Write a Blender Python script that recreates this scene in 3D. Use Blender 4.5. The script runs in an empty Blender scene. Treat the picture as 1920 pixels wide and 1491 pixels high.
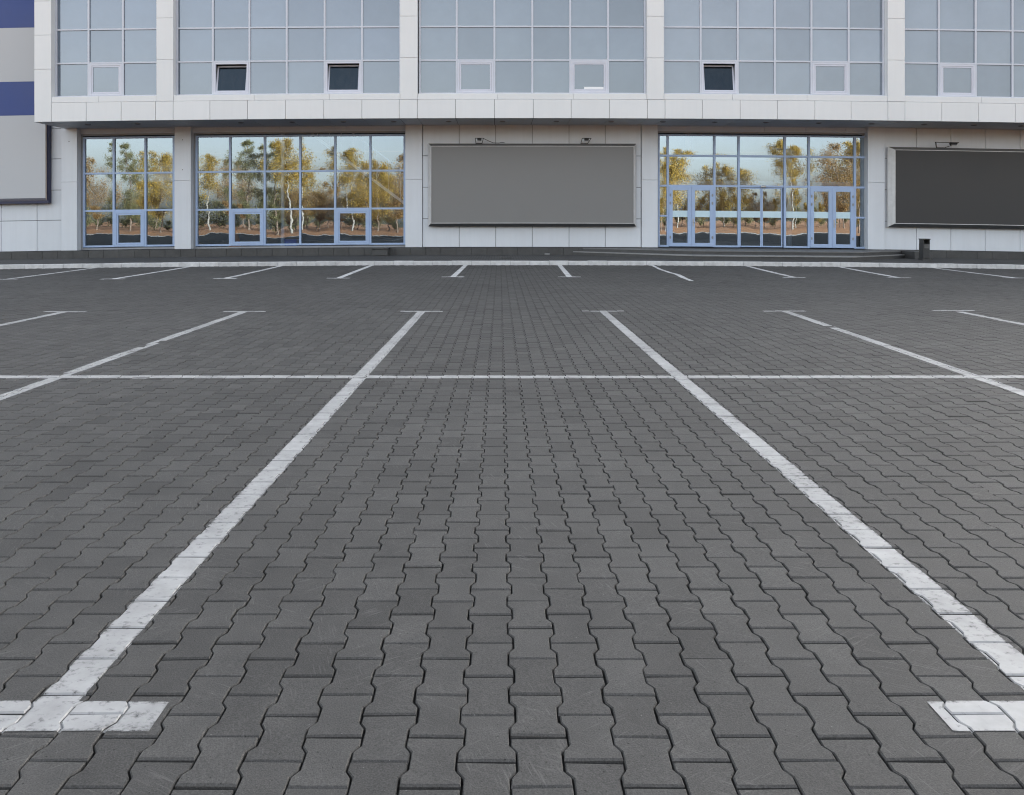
import bpy, math, random
import numpy as np
from mathutils import Vector, Matrix, Euler

R = math.radians
rng = random.Random(7)
C = bpy.context.scene.collection
scn = bpy.context.scene

# ------------------------------------------------------------------ camera model (measured from the photograph)
F, CX, CY, H = 1507.0, 937.0, 418.0, 1.43      # focal length, vanishing point (1920 px wide picture), eye height
def PX(px, Y): return (px - CX) * Y / F
def PZ(py, Y): return H + (CY - py) * Y / F

# far ground and buildings bow down towards both sides, imitating lens curvature
def sag(x, y):
    u = min(abs(x - 0.4), 26.0) / 18.2
    if y < 13: w = 0.0
    elif y > 27: w = 1.0
    else:
        t = (y - 13) / 14.0; w = t * t * (3 - 2 * t)
    return -0.15 * u * u * w

def ground_at(px, py, dz=0.0):
    """world point of a picture point on the (sagging) ground"""
    z = dz
    for _ in range(12):
        Y = F * (H - z) / (py - CY)
        X = (px - CX) * Y / F
        z = dz + sag(X, Y)
    return X, Y

# ------------------------------------------------------------------ object helpers
WORLD_ORIGIN = {}
def tag(o, label=None, cat=None, group=None, kind=None):
    if label: o['label'] = label
    if cat: o['category'] = cat
    if group: o['group'] = group
    if kind: o['kind'] = kind
    return o

def thing(name, label, cat, loc=(0, 0, 0), group=None):
    o = bpy.data.objects.new(name, None); C.objects.link(o)
    o.empty_display_size = 0.2
    o.location = loc; WORLD_ORIGIN[o.name] = Vector(loc)
    return tag(o, label, cat, group)

class MB:
    """collects faces for ONE mesh object"""
    def __init__(s): s.v = []; s.f = []; s.m = []; s.uv = []; s.sm = []
    def face(s, pts, mat=0, uv=None, smooth=False):
        i = len(s.v); s.v.extend([tuple(p) for p in pts]); s.f.append(tuple(range(i, i + len(pts))))
        s.m.append(mat); s.uv.append(uv or [(0.5, 0.5)] * len(pts)); s.sm.append(smooth)
    def mesh(s, verts, faces, mat=0, smooth=False):
        i = len(s.v); s.v.extend([tuple(p) for p in verts])
        for f in faces:
            s.f.append(tuple(i + k for k in f)); s.m.append(mat); s.uv.append([(0.5, 0.5)] * len(f)); s.sm.append(smooth)
    def box(s, x0, x1, y0, y1, z0, z1, mat=0, M=None):
        if M is None and x1 - x0 > 2.5:          # long members follow the sideways bend
            n = int((x1 - x0) / 1.2) + 1; v = []; f = []
            for k in range(n + 1):
                x = x0 + (x1 - x0) * k / n; v += [(x, y0, z0), (x, y1, z0), (x, y1, z1), (x, y0, z1)]
            for k in range(n):
                for e in range(4): f.append((4 * k + e, 4 * k + (e + 1) % 4, 4 * k + 4 + (e + 1) % 4, 4 * k + 4 + e)[::-1])
            f += [(0, 3, 2, 1)[::-1], (4 * n, 4 * n + 1, 4 * n + 2, 4 * n + 3)]
            s.mesh(v, f, mat); return
        p = [Vector((x, y, z)) for z in (z0, z1) for y in (y0, y1) for x in (x0, x1)]
        if M is not None: p = [M @ q for q in p]
        s.mesh(p, [(0, 2, 3, 1), (4, 5, 7, 6), (0, 1, 5, 4), (2, 6, 7, 3), (0, 4, 6, 2), (1, 3, 7, 5)], mat)
    def bbox(s, x0, x1, y0, y1, z0, z1, b=0.01, mat=0, M=None):
        """box whose front (-Y) edges are chamfered by b"""
        p = [(x0, y1, z0), (x1, y1, z0), (x1, y1, z1), (x0, y1, z1),
             (x0, y0 + b, z0), (x1, y0 + b, z0), (x1, y0 + b, z1), (x0, y0 + b, z1),
             (x0 + b, y0, z0 + b), (x1 - b, y0, z0 + b), (x1 - b, y0, z1 - b), (x0 + b, y0, z1 - b)]
        p = [Vector(q) for q in p]
        if M is not None: p = [M @ q for q in p]
        f = [(0, 3, 2, 1), (8, 9, 10, 11)]
        for a in range(4):
            n = (a + 1) % 4
            f.append((4 + a, a, n, 4 + n)[::-1]); f.append((4 + a, 4 + n, 8 + n, 8 + a))
        s.mesh(p, f, mat)
    def prism(s, poly, z0, z1, mat=0):
        n = len(poly)
        v = [(x, y, z0) for x, y in poly] + [(x, y, z1) for x, y in poly]
        f = [tuple(range(n))[::-1], tuple(range(n, 2 * n))] + [(k, (k + 1) % n, n + (k + 1) % n, n + k) for k in range(n)]
        s.mesh(v, f, mat)
    def tube(s, pts, r, seg=8, mat=0, smooth=True, caps=True):
        pts = [Vector(p) for p in pts]; n = len(pts)
        rr = r if isinstance(r, (list, tuple)) else [r] * n
        i0 = len(s.v); up = Vector((0.31, 0.17, 0.94)).normalized(); rings = []
        for k, p in enumerate(pts):
            d = (pts[min(k + 1, n - 1)] - pts[max(k - 1, 0)]).normalized()
            a = d.cross(up)
            if a.length < 1e-3: a = d.cross(Vector((1, 0, 0)))
            a.normalize(); b = d.cross(a)
            rings.append([p + (a * math.cos(2 * math.pi * q / seg) + b * math.sin(2 * math.pi * q / seg)) * rr[k] for q in range(seg)])
        v = [q for g in rings for q in g]; f = []
        for k in range(n - 1):
            for q in range(seg):
                f.append((k * seg + q, k * seg + (q + 1) % seg, (k + 1) * seg + (q + 1) % seg, (k + 1) * seg + q))
        s.mesh(v, f, mat, smooth)
        if caps:
            s.mesh(rings[0], [tuple(range(seg))[::-1]], mat); s.mesh(rings[-1], [tuple(range(seg))], mat)
    def build(s, name, mats, parent=None, origin=None, kind=None, do_sag=True):
        if not isinstance(mats, (list, tuple)): mats = [mats]
        o_ = Vector((0, 0, 0))
        if parent is not None: o_ = WORLD_ORIGIN[parent.name]
        elif origin is not None: o_ = Vector(origin)
        vv = [(x - o_.x, y - o_.y, z + (sag(x, y) if do_sag else 0) - o_.z) for x, y, z in s.v]
        me = bpy.data.meshes.new(name); me.from_pydata(vv, [], s.f)
        for m in mats: me.materials.append(m)
        me.polygons.foreach_set('material_index', s.m)
        me.polygons.foreach_set('use_smooth', s.sm)
        uvl = me.uv_layers.new(name='UVMap')
        uvl.data.foreach_set('uv', [c for u in s.uv for t in u for c in t])
        me.update()
        ob = bpy.data.objects.new(name, me); C.objects.link(ob)
        if parent is not None: ob.parent = parent
        else: ob.location = o_
        WORLD_ORIGIN[ob.name] = o_
        if kind: ob['kind'] = kind
        return ob

# ------------------------------------------------------------------ materials
def nmat(name):
    m = bpy.data.materials.new(name); m.use_nodes = True
    nt = m.node_tree; nt.nodes.clear()
    out = nt.nodes.new('ShaderNodeOutputMaterial')
    return m, nt, out
def N(nt, t, **kw):
    n = nt.nodes.new(t)
    for k, v in kw.items():
        if k in n.inputs: n.inputs[k].default_value = v
        else: setattr(n, k, v)
    return n
def L(nt, a, b): nt.links.new(a, b)
def ramp(nt, fac, stops):
    r = nt.nodes.new('ShaderNodeValToRGB'); e = r.color_ramp.elements
    while len(e) < len(stops): e.new(0.5)
    for q, (p, c) in zip(e, stops):
        q.position = p; q.color = (c, c, c, 1) if not isinstance(c, tuple) else (*c, 1)
    L(nt, fac, r.inputs[0]); return r.outputs[0]
def mix(nt, fac, a, b, mode='MIX'):
    m = nt.nodes.new('ShaderNodeMix'); m.data_type = 'RGBA'; m.blend_type = mode
    for sock, val in ((m.inputs[0], fac), (m.inputs[6], a), (m.inputs[7], b)):
        if hasattr(val, 'is_linked'): L(nt, val, sock)
        elif isinstance(val, tuple): sock.default_value = (*val, 1)
        else: sock.default_value = val
    return m.outputs[2]
def math_(nt, op, a, b=None):
    m = nt.nodes.new('ShaderNodeMath'); m.operation = op
    for i, v in enumerate((a, b)):
        if v is None: continue
        if hasattr(v, 'is_linked'): L(nt, v, m.inputs[i])
        else: m.inputs[i].default_value = v
    return m.outputs[0]
def coords(nt, scale=(1, 1, 1)):
    g = nt.nodes.new('ShaderNodeNewGeometry'); mp = nt.nodes.new('ShaderNodeMapping')
    mp.inputs['Scale'].default_value = scale
    L(nt, g.outputs['Position'], mp.inputs[0]); return mp.outputs[0]
def noise(nt, vec, scale, detail=4, rough=0.6):
    n = N(nt, 'ShaderNodeTexNoise'); n.inputs['Scale'].default_value = scale
    n.inputs['Detail'].default_value = detail; n.inputs['Roughness'].default_value = rough
    L(nt, vec, n.inputs['Vector']); return n

def surface(name, col, rough=0.5, var=0.06, vscale=1.5, metallic=0.0, streak=0.0, island=0.0, bump=0.0, bscale=60, spec=0.5, speck=0.0):
    m, nt, out = nmat(name)
    b = N(nt, 'ShaderNodeBsdfPrincipled'); L(nt, b.outputs[0], out.inputs[0])
    b.inputs['Roughness'].default_value = rough; b.inputs['Metallic'].default_value = metallic
    b.inputs['Specular IOR Level'].default_value = spec
    v = coords(nt)
    n = noise(nt, v, vscale)
    c = mix(nt, 1.0, col, ramp(nt, n.outputs[0], [(0.25, 1 - var), (0.75, 1 + var)]), 'MULTIPLY')
    if streak:
        s = noise(nt, coords(nt, (6, 6, 0.35)), 1.0, 5, 0.65)
        c = mix(nt, 1.0, c, ramp(nt, s.outputs[0], [(0.36, 1 - streak), (0.58, 1.0)]), 'MULTIPLY')
    if island:
        g = nt.nodes.new('ShaderNodeNewGeometry')
        c = mix(nt, 1.0, c, ramp(nt, g.outputs['Random Per Island'], [(0, 1 - island), (1, 1 + island)]), 'MULTIPLY')
    if speck:
        s = noise(nt, v, 180, 2)
        c = mix(nt, 1.0, c, ramp(nt, s.outputs[0], [(0.3, 1 - speck), (0.7, 1 + speck)]), 'MULTIPLY')
    L(nt, c, b.inputs['Base Color'])
    r = ramp(nt, n.outputs[0], [(0.2, max(0, rough - 0.08)), (0.8, min(1, rough + 0.08))]); L(nt, r, b.inputs['Roughness'])
    if bump:
        bn = noise(nt, v, bscale, 4); bp = N(nt, 'ShaderNodeBump'); bp.inputs['Strength'].default_value = bump
        bp.inputs['Distance'].default_value = 0.01
        L(nt, bn.outputs[0], bp.inputs['Height']); L(nt, bp.outputs[0], b.inputs['Normal'])
    return m

def pane_normal(nt, wob, bulge, tilt, wscale=0.9):
    """slightly warped, bulging panes: world-space normal"""
    g = nt.nodes.new('ShaderNodeNewGeometry')
    n1 = noise(nt, coords(nt, (1, 1, 1.5)), wscale, 2, 0.5)
    n2 = noise(nt, coords(nt, (1, 1, 1.3)), wscale * 4.5, 1, 0.5)
    def vm(op, a, b):
        m = nt.nodes.new('ShaderNodeVectorMath'); m.operation = op
        for i, q in enumerate((a, b)):
            if hasattr(q, 'is_linked'): L(nt, q, m.inputs[i])
            elif isinstance(q, (int, float)): m.inputs['Scale'].default_value = q
            else: m.inputs[i].default_value = q
        return m
    def scale(a, s):
        m = nt.nodes.new('ShaderNodeVectorMath'); m.operation = 'SCALE'; L(nt, a, m.inputs[0])
        m.inputs['Scale'].default_value = s; return m.outputs[0]
    a = scale(vm('SUBTRACT', n1.outputs['Color'], (0.5, 0.5, 0.5)).outputs[0], wob)
    a2 = scale(vm('SUBTRACT', n2.outputs['Color'], (0.5, 0.5, 0.5)).outputs[0], wob * 0.25)
    uv = N(nt, 'ShaderNodeUVMap'); sp = N(nt, 'ShaderNodeSeparateXYZ'); L(nt, uv.outputs[0], sp.inputs[0])
    cb = N(nt, 'ShaderNodeCombineXYZ')
    L(nt, math_(nt, 'MULTIPLY', math_(nt, 'SUBTRACT', sp.outputs[0], 0.5), bulge), cb.inputs[0])
    L(nt, math_(nt, 'MULTIPLY', math_(nt, 'SUBTRACT', sp.outputs[1], 0.5), bulge), cb.inputs[2])
    wn = N(nt, 'ShaderNodeTexWhiteNoise'); wn.noise_dimensions = '1D'; L(nt, g.outputs['Random Per Island'], wn.inputs['W'])
    t = scale(vm('SUBTRACT', wn.outputs['Color'], (0.5, 0.5, 0.5)).outputs[0], tilt)
    tot = vm('ADD', vm('ADD', a, a2).outputs[0], vm('ADD', cb.outputs[0], t).outputs[0]).outputs[0]
    s = vm('ADD', g.outputs['Normal'], tot).outputs[0]
    nn = nt.nodes.new('ShaderNodeVectorMath'); nn.operation = 'NORMALIZE'; L(nt, s, nn.inputs[0])
    return nn.outputs[0], g

def clear_glass(name, refl=0.235, tint=(0.56, 0.69, 0.84), wob=0.013, bulge=0.014, tilt=0.007, rtint=(0.76, 0.89, 1.0)):
    m, nt, out = nmat(name)
    nrm, g = pane_normal(nt, wob, bulge, tilt)
    gl = N(nt, 'ShaderNodeBsdfGlossy'); gl.inputs['Roughness'].default_value = 0.0
    gl.inputs['Color'].default_value = (*rtint, 1); L(nt, nrm, gl.inputs['Normal'])
    tr = N(nt, 'ShaderNodeBsdfTransparent'); tr.inputs['Color'].default_value = (*tint, 1)
    ms = N(nt, 'ShaderNodeMixShader')
    lw = N(nt, 'ShaderNodeFresnel'); lw.inputs['IOR'].default_value = 1.5
    f = math_(nt, 'MINIMUM', math_(nt, 'ADD', lw.outputs[0], refl), 1.0)
    L(nt, f, ms.inputs[0]); L(nt, tr.outputs[0], ms.inputs[1]); L(nt, gl.outputs[0], ms.inputs[2])
    # a little dust on the outside
    df = N(nt, 'ShaderNodeBsdfDiffuse'); df.inputs['Color'].default_value = (0.5, 0.5, 0.5, 1)
    m2 = N(nt, 'ShaderNodeMixShader'); d = noise(nt, coords(nt, (3, 3, 1)), 2.0, 5, 0.7)
    L(nt, ramp(nt, d.outputs[0], [(0.4, 0.0), (0.8, 0.045)]), m2.inputs[0])
    L(nt, ms.outputs[0], m2.inputs[1]); L(nt, df.outputs[0], m2.inputs[2])
    L(nt, m2.outputs[0], out.inputs[0]); return m

def film_glass(name, col=(0.098, 0.128, 0.172), refl=0.135):
    """pale opaque film behind glass, with a sheen of sky"""
    m, nt, out = nmat(name)
    nrm, g = pane_normal(nt, 0.012, 0.012, 0.02, 0.6)
    gl = N(nt, 'ShaderNodeBsdfGlossy'); gl.inputs['Roughness'].default_value = 0.03
    gl.inputs['Color'].default_value = (0.88, 0.93, 1.0, 1); L(nt, nrm, gl.inputs['Normal'])
    df = N(nt, 'ShaderNodeBsdfDiffuse')
    wn = N(nt, 'ShaderNodeTexWhiteNoise'); wn.noise_dimensions = '1D'; L(nt, g.outputs['Random Per Island'], wn.inputs['W'])
    c = mix(nt, wn.outputs['Value'], tuple(q * 0.72 for q in col), (col[0] * 1.24, col[1] * 1.22, col[2] * 1.22))
    d = noise(nt, coords(nt, (1, 1, 1)), 0.8, 4, 0.55)
    c = mix(nt, 1.0, c, ramp(nt, d.outputs[0], [(0.3, 0.90), (0.7, 1.09)]), 'MULTIPLY')
    L(nt, c, df.inputs['Color'])
    ms = N(nt, 'ShaderNodeMixShader'); ms.inputs[0].default_value = refl
    L(nt, df.outputs[0], ms.inputs[1]); L(nt, gl.outputs[0], ms.inputs[2]); L(nt, ms.outputs[0], out.inputs[0])
    return m

MT = {}
MT['panel'] = surface('white composite panel', (0.75, 0.762, 0.768), 0.42, 0.03, 0.7, streak=0.018, island=0.02, spec=0.4)
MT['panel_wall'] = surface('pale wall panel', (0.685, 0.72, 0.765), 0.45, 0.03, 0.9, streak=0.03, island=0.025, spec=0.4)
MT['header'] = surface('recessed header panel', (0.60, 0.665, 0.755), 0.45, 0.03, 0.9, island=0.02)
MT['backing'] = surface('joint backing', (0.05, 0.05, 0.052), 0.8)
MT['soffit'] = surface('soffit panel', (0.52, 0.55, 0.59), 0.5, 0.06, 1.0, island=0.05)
MT['plinth'] = surface('dark granite plinth', (0.062, 0.062, 0.062), 0.55, 0.25, 3.0, island=0.10, speck=0.25, bump=0.15)
MT['tread'] = surface('granite tread', (0.15, 0.15, 0.15), 0.6, 0.2, 2.0, speck=0.2)
MT['nosing'] = surface('pale step nosing', (0.28, 0.28, 0.28), 0.5, 0.2, 4)
MT['upper_frame'] = surface('pale grey aluminium', (0.58, 0.61, 0.68), 0.38, 0.05, 2.0)
MT['blue_frame'] = surface('light blue aluminium', (0.38, 0.50, 0.72), 0.4, 0.06, 2.0)
MT['vent_lilac'] = surface('lilac white frame', (0.60, 0.62, 0.70), 0.38, 0.05, 2.0)
MT['grey_frame'] = surface('dull grey aluminium', (0.30, 0.31, 0.33), 0.45, 0.08, 2.0)
MT['steel'] = surface('brushed steel', (0.5, 0.5, 0.5), 0.35, 0.1, 5, metallic=0.8)
MT['black'] = surface('black painted metal', (0.018, 0.018, 0.018), 0.5, 0.2, 8)
MT['film'] = film_glass('filmed glass')
MT['film_sky_bright'] = film_glass('paler filmed glass', (0.185, 0.222, 0.268), 0.14)  # brighter sky reflection of the right-hand bays put into the film colour
MT['film_sky_mid'] = film_glass('middle filmed glass', (0.118, 0.152, 0.188), 0.135)  # halfway step of the painted sky brightening
MT['glass'] = clear_glass('shop glass')
MT['entry_glass'] = clear_glass('entrance glass', 0.36, (0.56, 0.68, 0.82), 0.013, 0.014, 0.008)
MT['dark_glass'] = clear_glass('tilted glass', 0.012, (0.14, 0.22, 0.32), 0.01, 0.004, 0.004, (0.6, 0.8, 1.0))
MT['sticker'] = surface('pale cyan glazing strip', (0.60, 0.78, 0.86), 0.35, 0.04, 3)
MT['void'] = surface('dark room', (0.022, 0.034, 0.05), 0.9)
MT['board'] = surface('grey billboard sheet', (0.205, 0.203, 0.20), 0.55, 0.025, 0.8)
MT['board_dark'] = surface('dark billboard sheet', (0.036, 0.036, 0.037), 0.5, 0.04, 0.8)
MT['board_trim'] = surface('billboard metal trim', (0.62, 0.62, 0.62), 0.4, 0.12, 4, metallic=0.1, streak=0.15)
MT['trim_shade_low'] = surface('black billboard trim', (0.03, 0.03, 0.03), 0.5, 0.2, 3)  # shade of the downward frame face painted into the metal colour
MT['banner_grey'] = surface('grey banner', (0.49, 0.505, 0.525), 0.6, 0.02, 0.5)
MT['banner_blue'] = surface('blue banner', (0.03, 0.06, 0.225), 0.55, 0.07, 0.8)
MT['banner_cream'] = surface('cream banner edge', (0.62, 0.52, 0.44), 0.5, 0.08, 3)
MT['banner_lilac'] = surface('lilac banner edge', (0.42, 0.42, 0.50), 0.5, 0.05, 3)
MT['navy'] = surface('navy trim', (0.022, 0.026, 0.07), 0.45, 0.2, 4)
MT['roof'] = surface('flat roof felt', (0.12, 0.12, 0.12), 0.9)
MT['inside_wall'] = surface('interior wall', (0.10, 0.125, 0.17), 0.8)
MT['inside_floor'] = surface('interior floor', (0.16, 0.18, 0.22), 0.4)
MT['inside_white'] = surface('interior white paint', (0.86, 0.87, 0.88), 0.5)
MT['orange'] = surface('orange plastic', (0.75, 0.19, 0.02), 0.4)
MT['bright_blue'] = surface('bright blue plastic', (0.02, 0.10, 0.55), 0.4)
MT['bin'] = surface('dark bin concrete', (0.045, 0.045, 0.045), 0.6, 0.3, 6, bump=0.3)
MT['bin_plate'] = surface('bin plate', (0.11, 0.11, 0.11), 0.5, 0.3, 6)
MT['stone'] = surface('grey stone', (0.2, 0.2, 0.2), 0.9, 0.2, 6, bump=0.3)
MT['kerb'] = surface('whitewashed kerb', (0.58, 0.58, 0.58), 0.8, 0.22, 5.0, island=0.06, bump=0.4, bscale=25)

def ground_mat(name, col, attr=True):
    m, nt, out = nmat(name)
    b = N(nt, 'ShaderNodeBsdfPrincipled'); L(nt, b.outputs[0], out.inputs[0])
    v = coords(nt)
    big = noise(nt, v, 0.32, 5, 0.6); med = noise(nt, v, 5.5, 5, 0.65)
    fine = noise(nt, v, 210, 3, 0.7)
    c = mix(nt, 1.0, col, ramp(nt, big.outputs[0], [(0.3, 0.86), (0.7, 1.12)]), 'MULTIPLY')
    c = mix(nt, 1.0, c, ramp(nt, med.outputs[0], [(0.25, 0.80), (0.75, 1.18)]), 'MULTIPLY')
    c = mix(nt, 1.0, c, ramp(nt, fine.outputs[0], [(0.28, 0.60), (0.5, 1.0), (0.72, 1.45)]), 'MULTIPLY')
    if attr:
        at = N(nt, 'ShaderNodeAttribute'); at.attribute_name = 'tone'
        c = mix(nt, 1.0, c, ramp(nt, at.outputs['Fac'], [(0.0, 0.82), (0.5, 1.0), (1.0, 1.16)]), 'MULTIPLY')
        # tyre scuffs and scratches
        for rot, sc, seed in ((0.45, (3, 60, 1), 3.0), (-0.6, (4, 75, 1), 9.0), (1.25, (4, 70, 1), 17.0)):
            g = nt.nodes.new('ShaderNodeNewGeometry'); mp = nt.nodes.new('ShaderNodeMapping')
            mp.inputs['Rotation'].default_value = (0, 0, rot); mp.inputs['Location'].default_value = (seed, seed, 0)
            mp2 = nt.nodes.new('ShaderNodeMapping'); mp2.inputs['Scale'].default_value = sc
            L(nt, g.outputs['Position'], mp.inputs[0]); L(nt, mp.outputs[0], mp2.inputs[0])
            s = noise(nt, mp2.outputs[0], 2.2, 2, 0.5); k = noise(nt, mp.outputs[0], 2.1, 3, 0.6)
            msk = math_(nt, 'MULTIPLY', ramp(nt, s.outputs[0], [(0.60, 0.0), (0.67, 1.0)]), ramp(nt, k.outputs[0], [(0.49, 0.0), (0.64, 0.5)]))
            c = mix(nt, msk, c, tuple(min(1, q * 2.0) for q in col))
        # pits
        pit = noise(nt, v, 95, 1, 0.4)
        c = mix(nt, ramp(nt, pit.outputs[0], [(0.22, 0.85), (0.27, 0.0)]), c, tuple(q * 0.3 for q in col))
        # pale grains
        gr = noise(nt, v, 130, 1, 0.4)
        c = mix(nt, ramp(nt, gr.outputs[0], [(0.76, 0.0), (0.80, 0.6)]), c, tuple(q * 3 for q in col))
        # oil drips and old stains
        st = noise(nt, v, 0.85, 4, 0.55)
        c = mix(nt, ramp(nt, st.outputs[0], [(0.62, 0.0), (0.76, 0.42)]), c, tuple(q * 0.45 for q in col))
    L(nt, c, b.inputs['Base Color'])
    b.inputs['Specular IOR Level'].default_value = 0.22
    L(nt, ramp(nt, med.outputs[0], [(0.2, 0.62), (0.8, 0.82)]), b.inputs['Roughness'])
    bp = N(nt, 'ShaderNodeBump'); bp.inputs['Strength'].default_value = 0.35; bp.inputs['Distance'].default_value = 0.004
    L(nt, fine.outputs[0], bp.inputs['Height']); L(nt, bp.outputs[0], b.inputs['Normal'])
    return m
MT['paver'] = ground_mat('concrete paver', (0.0755, 0.0735, 0.071))
MT['joint'] = ground_mat('joint sand', (0.016, 0.016, 0.016), False)

def paint_mat(name, col=(0.395, 0.395, 0.395)):
    m, nt, out = nmat(name)
    b = N(nt, 'ShaderNodeBsdfPrincipled'); b.inputs['Roughness'].default_value = 0.6
    v = coords(nt)
    n = noise(nt, v, 7, 5, 0.65); w = noise(nt, coords(nt, (26, 34, 1)), 1.0, 7, 0.72); p = noise(nt, v, 1.6, 3)
    c = mix(nt, 1.0, col, ramp(nt, n.outputs[0], [(0.25, 0.72), (0.65, 1.06)]), 'MULTIPLY')
    c = mix(nt, ramp(nt, p.outputs[0], [(0.42, 0.0), (0.75, 0.55)]), c, (0.22, 0.22, 0.22))
    L(nt, c, b.inputs['Base Color'])
    tr = N(nt, 'ShaderNodeBsdfTransparent'); ms = N(nt, 'ShaderNodeMixShader')
    wear = math_(nt, 'ADD', w.outputs[0], math_(nt, 'MULTIPLY', p.outputs[0], 0.35))
    uv = N(nt, 'ShaderNodeUVMap'); sp = N(nt, 'ShaderNodeSeparateXYZ'); L(nt, uv.outputs[0], sp.inputs[0])
    ed = math_(nt, 'ABSOLUTE', math_(nt, 'SUBTRACT', sp.outputs[0], 0.5))
    wear = math_(nt, 'ADD', wear, ramp(nt, ed, [(0.40, 0.0), (0.5, 0.13)]))
    L(nt, ramp(nt, wear, [(0.72, 0.0), (0.98, 0.92)]), ms.inputs[0])
    L(nt, b.outputs[0], ms.inputs[1]); L(nt, tr.outputs[0], ms.inputs[2]); L(nt, ms.outputs[0], out.inputs[0])
    return m
MT['paint'] = paint_mat('white road paint')
MT['paint_fresh'] = paint_mat('fresher road paint', (0.66, 0.66, 0.66))

def sidewalk_mat():
    m, nt, out = nmat('pavement slabs')
    b = N(nt, 'ShaderNodeBsdfPrincipled'); L(nt, b.outputs[0], out.inputs[0]); b.inputs['Roughness'].default_value = 0.8
    v = coords(nt)
    br = N(nt, 'ShaderNodeTexBrick'); br.offset = 0.0
    br.inputs['Scale'].default_value = 1.0; br.inputs['Brick Width'].default_value = 0.10; br.inputs['Row Height'].default_value = 0.20
    br.inputs['Mortar Size'].default_value = 0.007; br.inputs['Mortar Smooth'].default_value = 0.2
    br.inputs['Color1'].default_value = (0.075, 0.075, 0.075, 1); br.inputs['Color2'].default_value = (0.058, 0.058, 0.058, 1)
    br.inputs['Mortar'].default_value = (0.02, 0.02, 0.02, 1)
    L(nt, v, br.inputs['Vector'])
    n = noise(nt, v, 0.8, 5); c = mix(nt, 1.0, br.outputs[0], ramp(nt, n.outputs[0], [(0.3, 0.75), (0.7, 1.15)]), 'MULTIPLY')
    L(nt, c, b.inputs['Base Color'])
    return m
MT['sidewalk'] = sidewalk_mat()

def verge_mat():
    m, nt, out = nmat('leaf strewn verge')
    b = N(nt, 'ShaderNodeBsdfPrincipled'); L(nt, b.outputs[0], out.inputs[0]); b.inputs['Roughness'].default_value = 0.9
    v = coords(nt); a = noise(nt, v, 0.25, 5, 0.6); f = noise(nt, v, 9, 4, 0.7)
    c = mix(nt, ramp(nt, a.outputs[0], [(0.35, 0.0), (0.65, 1.0)]), (0.32, 0.135, 0.04), (0.19, 0.09, 0.04))
    c = mix(nt, ramp(nt, f.outputs[0], [(0.55, 0.0), (0.7, 0.7)]), c, (0.34, 0.20, 0.08))
    L(nt, c, b.inputs['Base Color']); return m
MT['verge'] = verge_mat()
MT['bark'] = surface('bark', (0.16, 0.12, 0.09), 0.9, 0.35, 6)
MT['birch_bark'] = surface('birch bark', (0.25, 0.235, 0.21), 0.8, 0.4, 5)
def leaf_mat(name, c1, c2):
    m, nt, out = nmat(name)
    g = nt.nodes.new('ShaderNodeNewGeometry')
    c = mix(nt, g.outputs['Random Per Island'], c1, c2)
    b = N(nt, 'ShaderNodeBsdfDiffuse'); t = N(nt, 'ShaderNodeBsdfTranslucent'); ms = N(nt, 'ShaderNodeMixShader'); ms.inputs[0].default_value = 0.3
    L(nt, c, b.inputs['Color']); L(nt, c, t.inputs['Color']); L(nt, b.outputs[0], ms.inputs[1]); L(nt, t.outputs[0], ms.inputs[2]); L(nt, ms.outputs[0], out.inputs[0])
    return m
MT['leaf_gold'] = leaf_mat('golden leaves', (0.48, 0.31, 0.065), (0.20, 0.17, 0.06))
MT['leaf_olive'] = leaf_mat('olive leaves', (0.24, 0.22, 0.11), (0.11, 0.12, 0.06))
MT['leaf_rust'] = leaf_mat('rusty leaves', (0.36, 0.22, 0.09), (0.19, 0.14, 0.07))

# ------------------------------------------------------------------ ground: one sheet of joint sand, pavers on it, paint on the pavers
def grid_sheet(name, x0, x1, y0, y1, z, mat, sx, sy, kind='structure'):
    nx = max(1, int((x1 - x0) / sx)); ny = max(1, int((y1 - y0) / sy)); mb = MB()
    v = [(x0 + (x1 - x0) * i / nx, y0 + (y1 - y0) * j / ny, z) for j in range(ny + 1) for i in range(nx + 1)]
    f = [(j * (nx + 1) + i, j * (nx + 1) + i + 1, (j + 1) * (nx + 1) + i + 1, (j + 1) * (nx + 1) + i) for j in range(ny) for i in range(nx)]
    mb.mesh(v, f); return mb.build(name, mat, kind=kind)
grid_sheet('ground', -300, 300, -400, 60, -0.30, MT['verge'], 30, 10)
grid_sheet('joint_bed', -44, 44, -3.0, 27.40, -0.019, MT['joint'], 1.0, 0.7)
grid_sheet('verge', -160, 160, -190, -3.3, -0.02, MT['verge'], 8, 8)

P, L2, DEL = 0.1427, 0.1, 0.0087          # paver pitch across, half length, half zigzag
XC0, YJ0 = 0.108, 2.038
HW, HN = P / 2 + DEL - 0.0027, P / 2 - DEL - 0.0027
EL = L2 - 0.0025
OUT = np.array([(-HW, -EL), (HW, -EL), (HW, -.062), (HN, -.036), (HN, .036), (HW, .062), (HW, EL), (-HW, EL), (-HW, .062), (-HN, .036), (-HN, -.036), (-HW, -.062)])
INS = np.array([(x - math.copysign(0.0032, x), y - (math.copysign(0.0058, y) if abs(y) > 0.09 else 0)) for x, y in OUT])

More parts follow.
